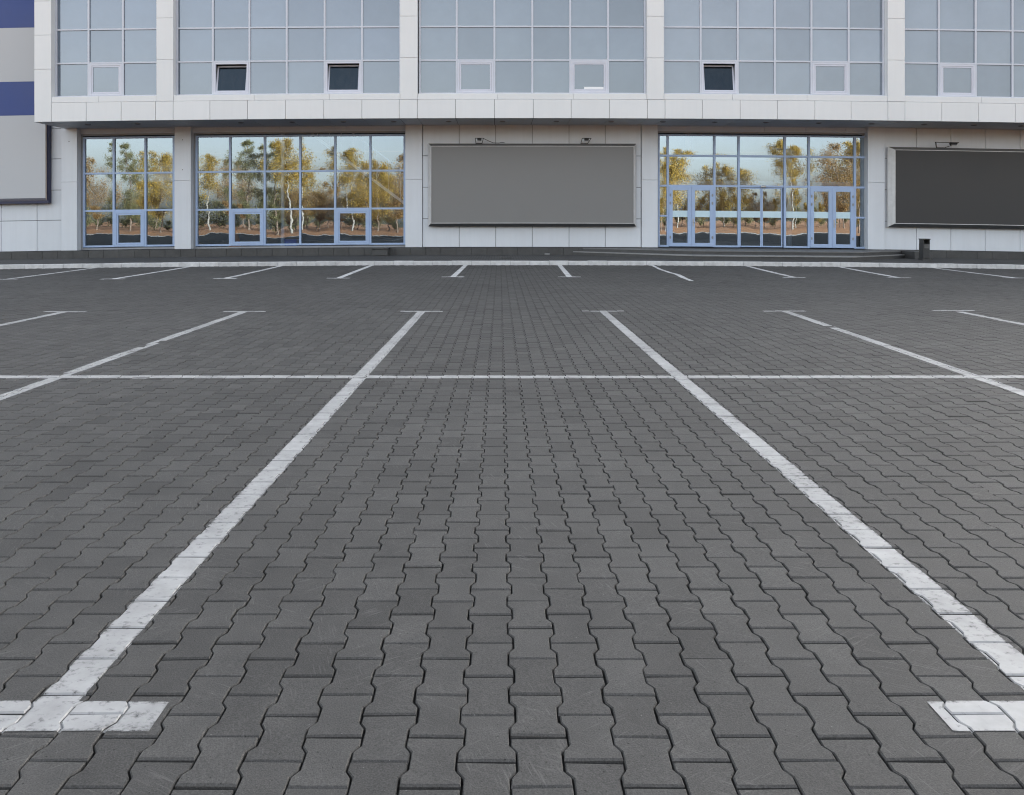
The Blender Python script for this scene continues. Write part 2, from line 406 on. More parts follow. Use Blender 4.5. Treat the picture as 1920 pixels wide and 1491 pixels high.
nrng = np.random.default_rng(11)
blocks = []      # (cx, cy, rot, z, tiltx, tilty, tone)
Ymax = 27.26
kmax = int(24 / P)
for k in range(-kmax, kmax + 1):
    xc = XC0 + k * P
    yl = max(0.7, (abs(xc) - 2.6) / 0.70)
    j0 = int(math.floor((yl - YJ0) / 0.2)); j1 = int((Ymax - YJ0) / 0.2)
    off = 0.1 if k % 2 == 0 else 0.0
    for j in range(j0, j1 + 1):
        yc = YJ0 + j * 0.2 + off
        if yc + 0.1 < Ymax + 0.05: blocks.append((xc, yc))
B = np.array(blocks); nb = len(B)
jx = nrng.normal(0, .0006, nb); jy = nrng.normal(0, .0008, nb); rot = nrng.normal(0, .0035, nb)
wv = 0.010 * np.sin(B[:, 0] * 0.7 + 1.3) * np.sin(B[:, 1] * 0.45) * np.clip((B[:, 1] - 3) / 6, 0, 1)
zb = np.clip(nrng.normal(0, .0011, nb), -.003, .003) + wv * 0.35
tx = nrng.normal(0, .0055, nb); ty = nrng.normal(0, .0055, nb)
tone = np.clip(nrng.normal(0.5, 0.25, nb), 0, 1)
sagv = np.array([sag(x, y) for x, y in B])
cr, sr = np.cos(rot), np.sin(rot)
def place(loc2, dz):
    """loc2 (12,2) -> (nb,12,3) world"""
    x = loc2[None, :, 0] * cr[:, None] - loc2[None, :, 1] * sr[:, None]
    y = loc2[None, :, 0] * sr[:, None] + loc2[None, :, 1] * cr[:, None]
    z = zb[:, None] + sagv[:, None] + tx[:, None] * x + ty[:, None] * y + dz
    return np.stack([x + (B[:, 0] + jx)[:, None], y + (B[:, 1] + jy)[:, None], z], -1)
# worn corners: jitter the outline a little per block
jit = nrng.normal(0, .0007, (nb, 12, 3)); jit[..., 2] = 0
low = place(OUT, -0.030) + jit; mid = place(OUT, -0.0042) + jit; top = place(INS, 0.0) + jit * 1.3
# near blocks keep three rings, the far ones too (cheap enough)
V = np.concatenate([low, mid, top], 1).reshape(-1, 3)          # 36 verts a block
base = np.arange(nb) * 36
loops, starts, totals = [], [], []
q = np.arange(12); qn = (q + 1) % 12
quad1 = np.stack([q, qn, 12 + qn, 12 + q], 1); quad2 = np.stack([12 + q, 12 + qn, 24 + qn, 24 + q], 1)
ngon = 24 + q
one = np.concatenate([quad1.ravel(), quad2.ravel(), ngon])
allv = (base[:, None] + one[None, :]).ravel()
tot1 = np.concatenate([np.full(24, 4), [12]])
tot = np.tile(tot1, nb); st = np.concatenate([[0], np.cumsum(tot)[:-1]])
me = bpy.data.meshes.new('paving')
me.vertices.add(len(V)); me.vertices.foreach_set('co', V.astype(np.float32).ravel())
me.loops.add(len(allv)); me.loops.foreach_set('vertex_index', allv.astype(np.int32))
me.polygons.add(len(tot)); me.polygons.foreach_set('loop_start', st.astype(np.int32)); me.polygons.foreach_set('loop_total', tot.astype(np.int32))
at = me.attributes.new('tone', 'FLOAT', 'POINT'); at.data.foreach_set('value', np.repeat(tone, 36).astype(np.float32))
me.materials.append(MT['paver']); me.update(calc_edges=True); me.validate(); me.shade_flat()
ob = bpy.data.objects.new('paving', me); C.objects.link(ob); ob['kind'] = 'structure'

def clip(poly, quad):
    """Sutherland-Hodgman against a convex CCW quad"""
    for i in range(len(quad)):
        a, b = quad[i], quad[(i + 1) % len(quad)]
        ex, ey = b[0] - a[0], b[1] - a[1]
        def side(p): return ex * (p[1] - a[1]) - ey * (p[0] - a[0])
        res = []
        for j in range(len(poly)):
            p, r = poly[j], poly[(j + 1) % len(poly)]
            sp, sr_ = side(p), side(r)
            if sp >= 0: res.append(p)
            if (sp >= 0) != (sr_ >= 0):
                t = sp / (sp - sr_); res.append(tuple(p[m] + (r[m] - p[m]) * t for m in range(3)))
        poly = res
        if len(poly) < 3: return []
    return poly
def ccw(q):
    a = sum(q[i][0] * q[(i + 1) % len(q)][1] - q[(i + 1) % len(q)][0] * q[i][1] for i in range(len(q)))
    return q if a > 0 else q[::-1]
def strip(a, b, w):
    d = Vector((b[0] - a[0], b[1] - a[1])).normalized(); n = Vector((-d.y, d.x)) * w / 2
    return ccw([(a[0] + n.x, a[1] + n.y), (a[0] - n.x, a[1] - n.y), (b[0] - n.x, b[1] - n.y), (b[0] + n.x, b[1] + n.y)])
def painted(name, quads, label, cat='road marking', group=None, miss=0.0, seed=1, fill=True, mat='paint'):
    rr = random.Random(seed); mb = MB()
    done = []
    for q in quads:
        e01, e12 = math.dist(q[0], q[1]), math.dist(q[1], q[2])
        la, lb = (q[0], q[1]) if e01 > e12 else (q[1], q[2])
        wq = min(e01, e12); dl = max(e01, e12)
        def across(x, y, la=la, lb=lb, wq=wq, dl=dl):
            return ((lb[0] - la[0]) * (y - la[1]) - (lb[1] - la[1]) * (x - la[0])) / dl / wq
        xs = [p[0] for p in q]; ys = [p[1] for p in q]
        idx = np.where((B[:, 0] > min(xs) - .1) & (B[:, 0] < max(xs) + .1) & (B[:, 1] > min(ys) - .12) & (B[:, 1] < max(ys) + .12))[0]
        for i in idx:
            pts = [tuple(p) for p in top[i]]
            if rr.random() < miss: continue
            lift = 0.0012 + 0.0006 * len(done)
            m12 = [tuple(p) for p in mid[i]]
            polys = [pts] + [[m12[e], m12[(e + 1) % 12], pts[(e + 1) % 12], pts[e]] for e in range(12)]
            for poly in polys:
                c = clip(poly, q)
                if len(c) >= 3: mb.face([(x, y, z + lift) for x, y, z in c], 0, [(across(x, y), 0.5) for x, y, z in c])
        # paint that ran into the joints
        nseg = max(1, int(max(max(xs) - min(xs), max(ys) - min(ys)) / 0.8))
        for s in range(nseg if fill else 0):
            t0, t1 = s / nseg, (s + 1) / nseg
            # quad corners: 0-3 / 1-2 are the long sides as built by strip()
            def lerp(a, b, t): return (a[0] + (b[0] - a[0]) * t, a[1] + (b[1] - a[1]) * t)
            e0, e1, e2, e3 = q
            long1 = math.dist(e0, e1) > math.dist(e1, e2)
            if long1: e0, e1, e2, e3 = e1, e2, e3, e0
            pp = [lerp(e0, e3, t0), lerp(e1, e2, t0), lerp(e1, e2, t1), lerp(e0, e3, t1)]
            pp = ccw(pp); mb.face([(x, y, -0.0058 + 0.0005 * len(done) + sag(x, y)) for x, y in pp], 0, [(across(x, y), .5) for x, y in pp])
        done.append(q)
    x0 = sum(p[0] for p in quads[0]) / 4; y0 = sum(p[1] for p in quads[0]) / 4
    o = mb.build(name, MT[mat], origin=(x0, y0, 0), do_sag=False)
    return tag(o, label, cat, group)

# the two rows of bays in front of the camera: lines with a T at both ends
near = [  # (far T centre px, near end px,py), label
    ((120, 585), (-290, 705), 'white T-ended bay line cut by the left edge, nearest the left picture edge'),
    ((457, 585), (-520, 960), 'white bay line running out at the left, crossing the long line with a worn gap'),
    ((790, 584.5), (118, 1345), 'broad white bay line on the left of the central bay, worn along its edge'),
    ((1131, 584), (1965, 1345), 'broad white bay line on the right of the central bay'),
    ((1472, 584), (2120, 800), 'white bay line slanting out at the right, crossing the long line'),
    ((1790, 583), (2300, 740), 'short white bay line with a T cut by the right edge'),
]
G1 = 'painted bay lines of the near row'
for i, ((ax, ay), (bx, by), lab) in enumerate(near):
    a = ground_at(ax, ay); b = ground_at(bx, by)
    b = ({0: -6.9, 1: -4.07, 4: 4.25, 5: 7.3}.get(i, b[0]), ground_at(CX, 1345)[1])
    if i == 2: b = (-1.322, b[1])
    if i == 3: b = (1.665, b[1])
    qs = [strip(a, b, 0.128), ccw([(a[0] - .34, a[1] - .02), (a[0] + .34, a[1] - .02), (a[0] + .34, a[1] + .09), (a[0] - .34, a[1] + .09)])]
    if True:
        yb0, yb1 = ground_at(CX, 1372)[1], ground_at(CX, 1316)[1]
        x0, x1 = (b[0] - .36, b[0] + .335) if i == 2 else ((b[0] - .39, b[0] + .36) if i == 3 else (b[0] - .33, b[0] + .33))
        qs.append(ccw([(x0, yb0), (x1, yb0), (x1, yb1), (x0, yb1)]))
    painted('parking_line', qs, lab, group=G1, miss=0.05 if i == 1 else 0.012, seed=i)
ya = ground_at(CX, 706.5)[1]
painted('dividing_line', [ccw([(-9.5, ya - .075), (9.5, ya - .075), (9.5, ya + .055), (-9.5, ya + .055)])],
        'long thin white line crossing all the near bays from side to side', miss=0.0, seed=33, fill=False)
far = [
    (None, (0, 504), (20, 502), 'scrap of white line at the kerb in the far left corner'),
    ((10, 524), (10, 524), (190, 501), 'first far bay line from the left, long and slanting'),
    ((210, 523.5), (210, 523.5), (357, 500), 'far bay line below the narrow three-pane shop window'),
    ((421, 522.5), (421, 522.5), (530, 498), 'far bay line below the left half of the wide shop window'),
    ((634, 522), (634, 522), (697.5, 497.5), 'far bay line below the right half of the wide shop window'),
    ((849, 519.5), (849, 519.5), (874, 496), 'far bay line below the left end of the grey billboard'),
    ((1068, 519.5), (1068, 519.5), (1047.5, 496), 'far bay line below the right end of the grey billboard'),
    (None, (1220, 496), (1297, 527), 'wavy far bay line without a T, left of the entrance doors'),
    ((1490, 520.5), (1490, 520.5), (1390, 497), 'far bay line right in front of the entrance doors'),
    ((1687, 521), (1687, 521), (1552, 497.5), 'far bay line ending in a T below the litter bin'),
    ((1905, 521.5), (1905, 521.5), (1727, 500), 'far bay line under the dark billboard at the right edge'),
]
for i, (t, p0, p1, lab) in enumerate(far):
    a = ground_at(*p0); b = ground_at(*p1)
    if i == 7:
        pts = [ground_at(*q) for q in ((1220, 496), (1237, 505), (1256, 511.5), (1270, 515), (1284, 522), (1297, 527))]
        qs = [strip(pts[k], pts[k + 1], 0.115 + (0.03 if k == 3 else 0)) for k in range(5)]
    else:
        qs = [strip(a, (b[0], min(b[1], 27.25)), 0.155)]
    if i == 0: qs = [strip(ground_at(-60, 509), ground_at(20, 502), 0.10)]
    if t:
        hw = 0.30; a = ground_at(*t)
        qs.append(ccw([(a[0] - hw, a[1] - .05), (a[0] + hw, a[1] - .05), (a[0] + hw, a[1] + .13), (a[0] - hw, a[1] + .13)]))
    painted('parking_line', qs, lab, group='painted bay lines along the kerb', miss=0.0, seed=60 + i, mat='paint_fresh')

# kerb and pavement in front of the shop
SW = 0.13
mb = MB(); x = -30.0; kr = random.Random(5)
while x < 30:
    w = 0.66
    dz = kr.uniform(-.006, .006); dy = kr.uniform(-.006, .006)
    mb.bbox(x + .003, x + w - .003, 27.29 + dy, 27.52, -0.2, SW + 0.006 + dz, b=0.012)
    x += w
mb.box(-30, 30, 27.33, 27.515, -.2, SW - 0.012, mat=1)
mb.build('kerb', [MT['kerb'], MT['joint']], kind='structure')
grid_sheet('sidewalk', -44, 44, 27.523, 33.2, SW, MT['sidewalk'], 1.0, 1.0)

# ------------------------------------------------------------------ the building
YF, YG, YW, YS = 30.4, 30.70, 32.6, 32.87     # upper front, upper glazing, ground-floor wall, ground-floor glazing
ROOF = 13.4
bld = thing('shop_building', 'long white panelled shop building with filmed upper windows and blue-framed ground floor glazing', 'building', (0, 32.6, 0))
def panel(mb, x0, x1, y, z0, z1, t=0.04, gap=0.007, amp=0.0018, b=0.006, mat=0):
    """one cladding cassette, front face at y, very slightly out of true"""
    M = Matrix.Translation(((x0 + x1) / 2, y, (z0 + z1) / 2)) @ Euler((kr.gauss(0, amp), 0, kr.gauss(0, amp))).to_matrix().to_4x4()
    hx, hz = (x1 - x0) / 2 - gap, (z1 - z0) / 2 - gap
    mb.bbox(-hx, hx, 0, t, -hz, hz, b=b, mat=mat, M=M)
fx = lambda p: PX(p, YF)
fz = lambda p: PZ(p, YF)
# --- overhanging upper storey
z_sof, z_fas, z_sill = fz(222), fz(186), fz(175)
pier_px = [(64, 96), (293, 325), (750, 783), (1213, 1245), (1664.5, 1697), (2118, 2150), (2560, 2592)]
fas_px = [64, 96, 161.5, 227, 291.5, 324.5, 393.5, 464, 535.5, 607, 678.5, 748.5, 782.5, 854, 927, 1000, 1071, 1143, 1214, 1247, 1317, 1388, 1458, 1528, 1596, 1665, 1697, 1766, 1835, 1904, 1974, 2044, 2117, 2150, 2220, 2290, 2360, 2430, 2500, 2560, 2592]
mb = MB()
for a, b in zip(fas_px[:-1], fas_px[1:]): panel(mb, fx(a), fx(b), YF, z_sof, z_fas)
XL, XR = fx(64), fx(2592)
mb.box(XL + .02, XR - .02, YF + .03, YF + .2, z_sof + .015, z_fas - .004, mat=1)
mb.box(XL + .001, XL + .03, YF + .06, 32.9, z_sof + .004, z_fas, mat=0)
mb.build('fascia', [MT['panel'], MT['backing']], bld)
for i, (a, b) in enumerate(pier_px):
    mb = MB(); dy = {0: -6, 1: 0, 2: -1, 3: 0, 4: 0}.get(i, 0)
    if i == 0: js = [187, 123, 59, -5, -69, -133, -197]
    else: js = [186, 108, 30, -48, -126, -200]
    for q0, q1 in zip(js[:-1], js[1:]): panel(mb, fx(a), fx(b), YF, fz(q0), fz(q1), gap=.0045, t=0.05)
    mb.box(fx(a) + .012, fx(b) - .012, YF + .045, YG + .25, z_fas + .005, ROOF - .02, mat=0)
    mb.build('pier', [MT['panel'], MT['backing']], bld)
bay_px = [(96, 293, 104, [166.5, 231]), (325, 750, 330, [399.5, 468, 538, 609, 679]), (783, 1213, 786, [856.5, 927, 998, 1069, 1140]),
          (1245, 1664.5, 1245, [1313.5, 1383, 1452.5, 1521, 1591]), (1697, 2118, 1697, [1760, 1829, 1898, 1968, 2040]), (2150, 2560, 2150, [2220, 2290, 2360, 2430, 2500])]
rows = [175, 113, 50, -13, -76, -139]
vents = {0: {1: 'shut'}, 1: {1: 'open', 4: 'open'}, 2: {1: 'shut', 4: 'shut'}, 3: {1: 'open', 4: 'shut'}, 4: {1: 'shut'}, 5: {}}
gx = lambda p: PX(p, YG)
gz = lambda p: PZ(p, YG)
def quad(mb, x0, x1, y, z0, z1, mat=0):
    mb.face([(x0, y, z0), (x1, y, z0), (x1, y, z1), (x0, y, z1)], mat, [(0, 0), (1, 0), (1, 1), (0, 1)])
def ring(mb, x0, x1, z0, z1, y0, y1, w, mat=0, M=None, wt=None):
    """rectangular frame, butted members"""
    mb.box(x0, x0 + w, y0, y1, z0, z1, mat, M); mb.box(x1 - w, x1, y0, y1, z0, z1, mat, M)
    mb.box(x0 + w, x1 - w, y0 + .002, y1, z0, z0 + w, mat, M); mb.box(x0 + w, x1 - w, y0 + .002, y1, z1 - (wt or w), z1, mat, M)
def cell_grid(mb, xs, zs, y, wx, wz, depth=0.07):
    """mullions full height, transoms butted between them"""
    for i, x in enumerate(xs): mb.box(x - wx / 2, x + wx / 2, y - depth * .4, y + depth, zs[0], zs[-1])
    for j, z in enumerate(zs):
        for a, b in zip(xs[:-1], xs[1:]):
            lo, hi = (z, z + wz) if j == 0 else ((z - wz, z) if j == len(zs) - 1 else (z - wz / 2, z + wz / 2))
            mb.box(a + wx / 2, b - wx / 2, y - depth * .32, y + depth, lo, hi)
sill_mb = MB()
for bi, (a, b, gl, mulls) in enumerate(bay_px):
    FILM = MT[{0: 'film', 1: 'film', 2: 'film_sky_mid'}.get(bi, 'film_sky_bright')]  # film colour steps lighter rightwards, painting in the sky's brightening
    x_l, x_r = PX(a, YF), PX(b, YF)           # clear opening between pier faces
    xs = [max(x_l, gx(gl) if bi < 3 else x_l)] + [gx(m) for m in mulls] + [x_r]
    xs[0] += .03; xs[-1] -= .03
    zs = [z_sill + 0.012] + [gz(r) for r in rows[1:]]
    mb = MB(); cell_grid(mb, xs, zs, YG, 0.068, 0.058)
    ww = mb.build('window_wall', MT['upper_frame'], bld)
    gm = MB()
    for ci in range(len(xs) - 1):
        for ri in range(len(zs) - 1):
            x0, x1, z0, z1 = xs[ci], xs[ci + 1], zs[ri], zs[ri + 1]
            st_ = vents[bi].get(ci) if ri == 0 else None
            if st_ is None:
                quad(gm, x0, x1, YG + .025, z0, z1)
                continue
            # hopper window: fixed frame, hinged sash
            fm = MB(); e = .036
            ring(fm, x0 + e, x1 - e, z0 + e + .02, z1 - e, YG - .035, YG + .05, .07)
            vw = fm.build('vent_window', MT['vent_lilac'], bld)
            sx0, sx1, sz0, sz1 = x0 + e + .075, x1 - e - .075, z0 + e + .095, z1 - e - .075
            ang = 0 if st_ == 'shut' else R(11.5)
            M = Matrix.Translation((0, YG - .012, sz0)) @ Matrix.Rotation(-ang, 4, 'X')
            sm_ = MB(); ring(sm_, sx0, sx1, 0, sz1 - sz0, -.012, .045, .055, M=M)
            sm_.build('sash', MT['vent_lilac'], vw)
            pm = MB(); p4 = [M @ Vector(p) for p in ((sx0 + .05, .012, .05), (sx1 - .05, .012, .05), (sx1 - .05, .012, sz1 - sz0 - .05), (sx0 + .05, .012, sz1 - sz0 - .05))]
            pm.face(p4, 0, [(0, 0), (1, 0), (1, 1), (0, 1)])
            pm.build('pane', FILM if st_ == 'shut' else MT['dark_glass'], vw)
            if st_ == 'shut' and bi == 2 and ci == 4:
                nm = MB(); nm.box(sx0 + .42, sx1 - .06, YG - .006, YG - .002, sz0 + .065, sz0 + .15)
                tag(nm.build('paper_strip', MT['inside_white'], vw), 'white paper strip at the foot of the pane')
            vm = MB()   # dark room behind
            d = 0.9
            for f4 in ([(x0, YG + d, z0), (x1, YG + d, z0), (x1, YG + d, z1), (x0, YG + d, z1)],
                       [(x0, YG + .06, z0), (x0, YG + d, z0), (x0, YG + d, z1), (x0, YG + .06, z1)],
                       [(x1, YG + .06, z0), (x1, YG + d, z0), (x1, YG + d, z1), (x1, YG + .06, z1)],
                       [(x0, YG + .06, z0), (x1, YG + .06, z0), (x1, YG + d, z0), (x0, YG + d, z0)],
                       [(x0, YG + .06, z1), (x1, YG + .06, z1), (x1, YG + d, z1), (x0, YG + d, z1)]): vm.face(f4)
            vm.build('recess', MT['void'], vw)
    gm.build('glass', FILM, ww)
    # sill course, a shade set back from the fascia
    n = max(2, round((x_r - x_l) / 2.5)); off = kr.uniform(-.3, .3)
    cuts = [x_l] + [x_l + (x_r - x_l) * k / n + off for k in range(1, n)] + [x_r]
    for c0, c1 in zip(cuts[:-1], cuts[1:]): panel(sill_mb, c0, c1, YF + .018, z_fas, z_sill, gap=.0035, t=.4)
sill_mb.build('sill', [MT['panel'], MT['backing']], bld)
# parapet, roof, and unseen side blocks added wide so their shadow covers the lot
mb = MB(); mb.box(XL + .01, XR - .01, YF + .02, YF + .5, gz(rows[-1]) + .01, ROOF)
mb.build('parapet', MT['panel'], bld)
mb = MB()
mb.box(-60, XL - .002, 32.95, 60, 0, ROOF - .3); mb.box(XL, XR, YG + 1.0, 60, 5.9, ROOF - .25); mb.box(XR + .002, 100, 32.95, 60, 0, ROOF - .3)
mb.build('roof', MT['roof'], bld, )
# --- soffit with downlights
mb = MB()
for a, b in zip(fas_px[:-1], fas_px[1:]):
    mb.box(fx(a) + .012, fx(b) - .012, YF + .015, YF + 1.12, z_sof + .012, z_sof + .05)
    mb.box(fx(a) + .012, fx(b) - .012, YF + 1.135, 32.9, z_sof + .012, z_sof + .05)
mb.box(XL + .03, XR - .03, YF + .03, 32.95, z_sof + .055, z_sof + .09, mat=1)
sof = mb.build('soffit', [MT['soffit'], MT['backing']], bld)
for p in [165, 258, 452, 548, 644, 738, 841, 942, 1043, 1146, 1243, 1340, 1436, 1535, 1634, 1733, 1826, 1915]:
    X = PX(p, YF + .95); mb = MB()
    mb.tube([(X, YF + .95, z_sof - .012), (X, YF + .95, z_sof + .03)], .11, 16, smooth=False)
    mb.tube([(X, YF + .95, z_sof - .016), (X, YF + .95, z_sof - .01)], .08, 16, mat=1, smooth=False)
    mb.build('downlight', [MT['grey_frame'], MT['black']], sof)
# --- ground floor
wx = lambda p: PX(p, YW)
wz = lambda p: PZ(p, YW)
sx = lambda p: PX(p, YS)
sz = lambda p: PZ(p, YS)
z_pl = wz(463.5)
# pilasters
for a, b, j in [(116, 146, 335), (328, 359, 335), (760, 792, 336.5), (1202.5, 1233, 337), (1626, 1658, 338)]:
    mb = MB(); za, zc = z_pl, z_sof + .02
    panel(mb, wx(a), wx(b), YW - .06, za, wz(j), gap=.0045, t=.05); panel(mb, wx(a), wx(b), YW - .06, wz(j), zc, gap=.0045, t=.05)
    mb.box(wx(a) + .01, wx(b) - .01, YW - .015, 33.1, za + .003, zc - .002)
    if (a, b) in ((116, 146), (328, 359)):
        for py in (262, 318) if a == 328 else (262,):
            mb.tube([(wx((a + b) / 2), YW - .075, wz(py - 3)), (wx((a + b) / 2), YW - .055, wz(py - 3))], .018, 8, mat=1)
    mb.build('pilaster', [MT['panel_wall'], MT['backing']], bld)
# panel walls
def panel_wall(xs, zs, name='wall'):
    mb = MB()
    for a, b in zip(xs[:-1], xs[1:]):
        for c, d in zip(zs[:-1], zs[1:]): panel(mb, a, b, YW, c, d, gap=.009, t=.05)
    mb.box(xs[0], xs[-1], YW + .045, 33.1, zs[0], zs[-1] - .002, mat=1)
    return mb.build(name, [MT['panel_wall'], MT['backing']], bld)
zs_w = [z_pl] + [wz(p) for p in (410, 351, 292)] + [z_sof + .02]
panel_wall([wx(p) for p in (792, 861, 929.5, 998, 1067, 1135, 1202)], zs_w)
panel_wall([wx(p) for p in (1658.3, 1718.7, 1783, 1847.5, 1912.7, 1977, 2041, 2106, 2170, 2234, 2299, 2363, 2428, 2492)], zs_w)
xs_l = [wx(p) for p in (-1020, -954, -888, -822, -756, -690, -624, -558, -492, -426, -360, -294, -228, -162, -96, -63, 3, 69.5, 115.6)]
zl = [z_pl] + [wz(p) for p in (406, 349.5, 291)] + [z_sof + .02]
panel_wall(xs_l, zl)
mb = MB(); zz = z_sof + .02; q = 0
xs2 = [x for x in xs_l if x < XL - .05] + [XL - .012]
while zz < ROOF - .4:
    for a, b in zip(xs2[:-1], xs2[1:]): panel(mb, a, b, YW, zz, zz + 1.25, gap=.009, t=.05)
    zz += 1.25
mb.box(xs2[0], xs2[-1], YW + .045, 32.94, z_sof + .02, zz, mat=1)
mb.build('wall', [MT['panel_wall'], MT['backing']], bld)
# plinth of dark slabs
mb = MB(); x = -34.0
while x < 34:
    w = .62
    mb.bbox(x + .003, x + w - .003, YW - .09, 33.0, SW - .15, z_pl - .006, b=.008); x += w
mb.box(-34, 34, YW - .05, 32.99, SW - .2, z_pl - .012, mat=1)
mb.build('plinth', [MT['plinth'], MT['backing']], bld)

def lower_bay(pxs, pys, vent_cols, name, glass):
    xs = [sx(p) for p in pxs]; zs = [sz(p) for p in pys]
    mb = MB(); cell_grid(mb, xs, zs, YS, 0.082, 0.075, .08)
    ring(mb, xs[0] - .11, xs[-1] + .11, zs[0] - .10, zs[-1] + .12, YS - .02, YS + .1, .068, mat=1)
    sw_ = mb.build(name, [MT['blue_frame'], MT['grey_frame']], bld)
    gm = MB()
    for ci in range(len(xs) - 1):
        for ri in range(len(zs) - 1):
            if ri == 0 and ci in vent_cols:
                x0, x1, z0, z1 = xs[ci] + .042, xs[ci + 1] - .042, zs[0] + .02, zs[1] - .04
                fm = MB(); ring(fm, x0, x1, z0, z1, YS - .05, YS + .06, .085); ring(fm, x0 + .09, x1 - .09, z0 + .09, z1 - .09, YS - .035, YS + .05, .06)
                vw = fm.build('vent_window', MT['blue_frame'], bld)
                pm = MB(); quad(pm, x0 + .14, x1 - .14, YS + .01, z0 + .14, z1 - .14); pm.build('pane', glass, vw)
            else: quad(gm, xs[ci], xs[ci + 1], YS + .03, zs[ri], zs[ri + 1])
    gm.build('glass', glass, sw_); return sw_
# headers over the glazing
for a, b, cuts in ((150, 328, [218]), (359, 760, [410, 526, 650]), (1233, 1626, [1356, 1432, 1508, 1584])):
    e = [a] + cuts + [b]; mb = MB()
    for c, d in zip(e[:-1], e[1:]): panel(mb, sx(c), sx(d), YS - .10, sz(246.0), z_sof + .02, gap=.004, t=.3)
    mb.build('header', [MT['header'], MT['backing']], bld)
lower_bay((158, 213.5, 273, 326), (458, 389.7, 319.7, 251.2), {1}, 'shop_window', MT['glass'])
lower_bay((369, 431.5, 496.5, 563, 628.5, 694.5, 758.5), (458.5, 390.5, 319.5, 251.2), {1, 4}, 'shop_window', MT['glass'])
# --- entrance screen
ex = [1235.5, 1252, 1339.5, 1385, 1471.5, 1516.5, 1602.7, 1622.5]
z_b, z_d, z_t1, z_t2, z_h = sz(462), sz(349.0), sz(347.5), sz(291), sz(251.2)
xs = [sx(p) for p in ex]
mb = MB()
for i, x in enumerate(xs):
    w = .085 if 0 < i < len(xs) - 1 else .06
    mb.box(x - w / 2, x + w / 2, YS - .03, YS + .09, z_b, z_h)
gm = MB()
for i, (a, b) in enumerate(zip(xs[:-1], xs[1:])):
    for z in (z_t1, z_t2): mb.box(a + .043, b - .043, YS - .026, YS + .08, z - .04, z + .04)
    mb.box(a + .043, b - .043, YS - .026, YS + .08, z_h - .06, z_h)
    quad(gm, a, b, YS + .03, z_t1, z_t2); quad(gm, a, b, YS + .03, z_t2, z_h)
    if i in (0, 6):
        zm = sz(404); mb.box(a + .043, b - .043, YS - .026, YS + .08, zm - .035, zm + .035); mb.box(a + .043, b - .043, YS - .026, YS + .08, z_b, z_b + .07)
        quad(gm, a, b, YS + .03, z_b, zm); quad(gm, a, b, YS + .03, zm, z_t1)
    if i in (2, 4):
        mb.box(a + .043, b - .043, YS - .026, YS + .08, z_b, z_b + .07); quad(gm, a, b, YS + .03, z_b, z_t1)
ring(mb, xs[0] - .10, xs[-1] + .10, z_b - .10, z_h + .12, YS - .02, YS + .1, .065, mat=1)
ent = mb.build('entrance_screen', [MT['blue_frame'], MT['grey_frame']], bld)
gm.build('glass', MT['entry_glass'], ent)
zs0, zs1 = sz(406), sz(394)
for i in (2, 4):
    m_ = MB(); m_.box(xs[i] + .05, xs[i + 1] - .05, YS + .018, YS + .024, zs0, zs1); m_.build('glazing_strip', MT['sticker'], ent)
def door_leaf(x0, x1, hinge_left, handle_side):
    mb = MB(); w = .145
    ring(mb, x0, x1, z_b + .02, z_d - .01, YS - .055, YS + .03, w)
    d = mb.build('door', MT['blue_frame'], bld)
    g = MB(); quad(g, x0 + w - .01, x1 - w + .01, YS - .01, z_b + w, z_d - w); g.build('glass', MT['entry_glass'], d)
    s = MB(); s.box(x0 + w - .005, x1 - w + .005, YS - .022, YS - .016, zs0, zs1); s.build('glazing_strip', MT['sticker'], d)
    hx = x0 + .05 if hinge_left else x1 - .05
    for pz in (365, 380, 444):
        h = MB(); zc = sz(pz); h.tube([(hx, YS - .07, zc - .06), (hx, YS - .07, zc + .06)], .018, 8); h.box(hx - .03, hx + .03, YS - .068, YS - .054, zc - .035, zc + .035)
        h.build('hinge', MT['grey_frame'], d)
    if handle_side:
        kx = x0 + .07 if handle_side < 0 else x1 - .07; zc = sz(416)
        h = MB(); h.box(kx - .022, kx + .022, YS - .068, YS - .054, zc - .16, zc + .16); h.tube([(kx, YS - .07, zc), (kx, YS - .12, zc), (kx + handle_side * -.12, YS - .12, zc)], .012, 8)
        h.build('handle', MT['steel'], d)
for i, hs in ((1, 'l'), (5, 'r')):
    a, b = xs[i] + .046, xs[i + 1] - .046; m = (a + b) / 2
    door_leaf(a, m - .004, True, 0); door_leaf(m + .004, b, False, -1)
a, b = xs[3] + .046, xs[4] - .046; m = (a + b) / 2
for k, (c, d, yo) in enumerate(((a, m - .003, .0), (m + .003, b - .045, .0))):
    mb = MB(); ring(mb, c, d, z_b + .015, z_t1 - .05, YS + .02 + yo, YS + .06, .05)
    dd = mb.build('sliding_door', MT['blue_frame'], bld)
    g = MB(); quad(g, c + .04, d - .04, YS + .04, z_b + .05, z_t1 - .09); g.build('glass', MT['entry_glass'], dd)
    s = MB(); s.box(c + .045, d - .045, YS + .03, YS + .035, zs0, zs1); s.build('glazing_strip', MT['sticker'], dd)
mb = MB(); mb.bbox(sx(1426), sx(1435), YS - .11, YS - .03, z_t1 - .05, z_t1 + .03, b=.02)
mb.build('door_sensor', MT['steel'], bld)
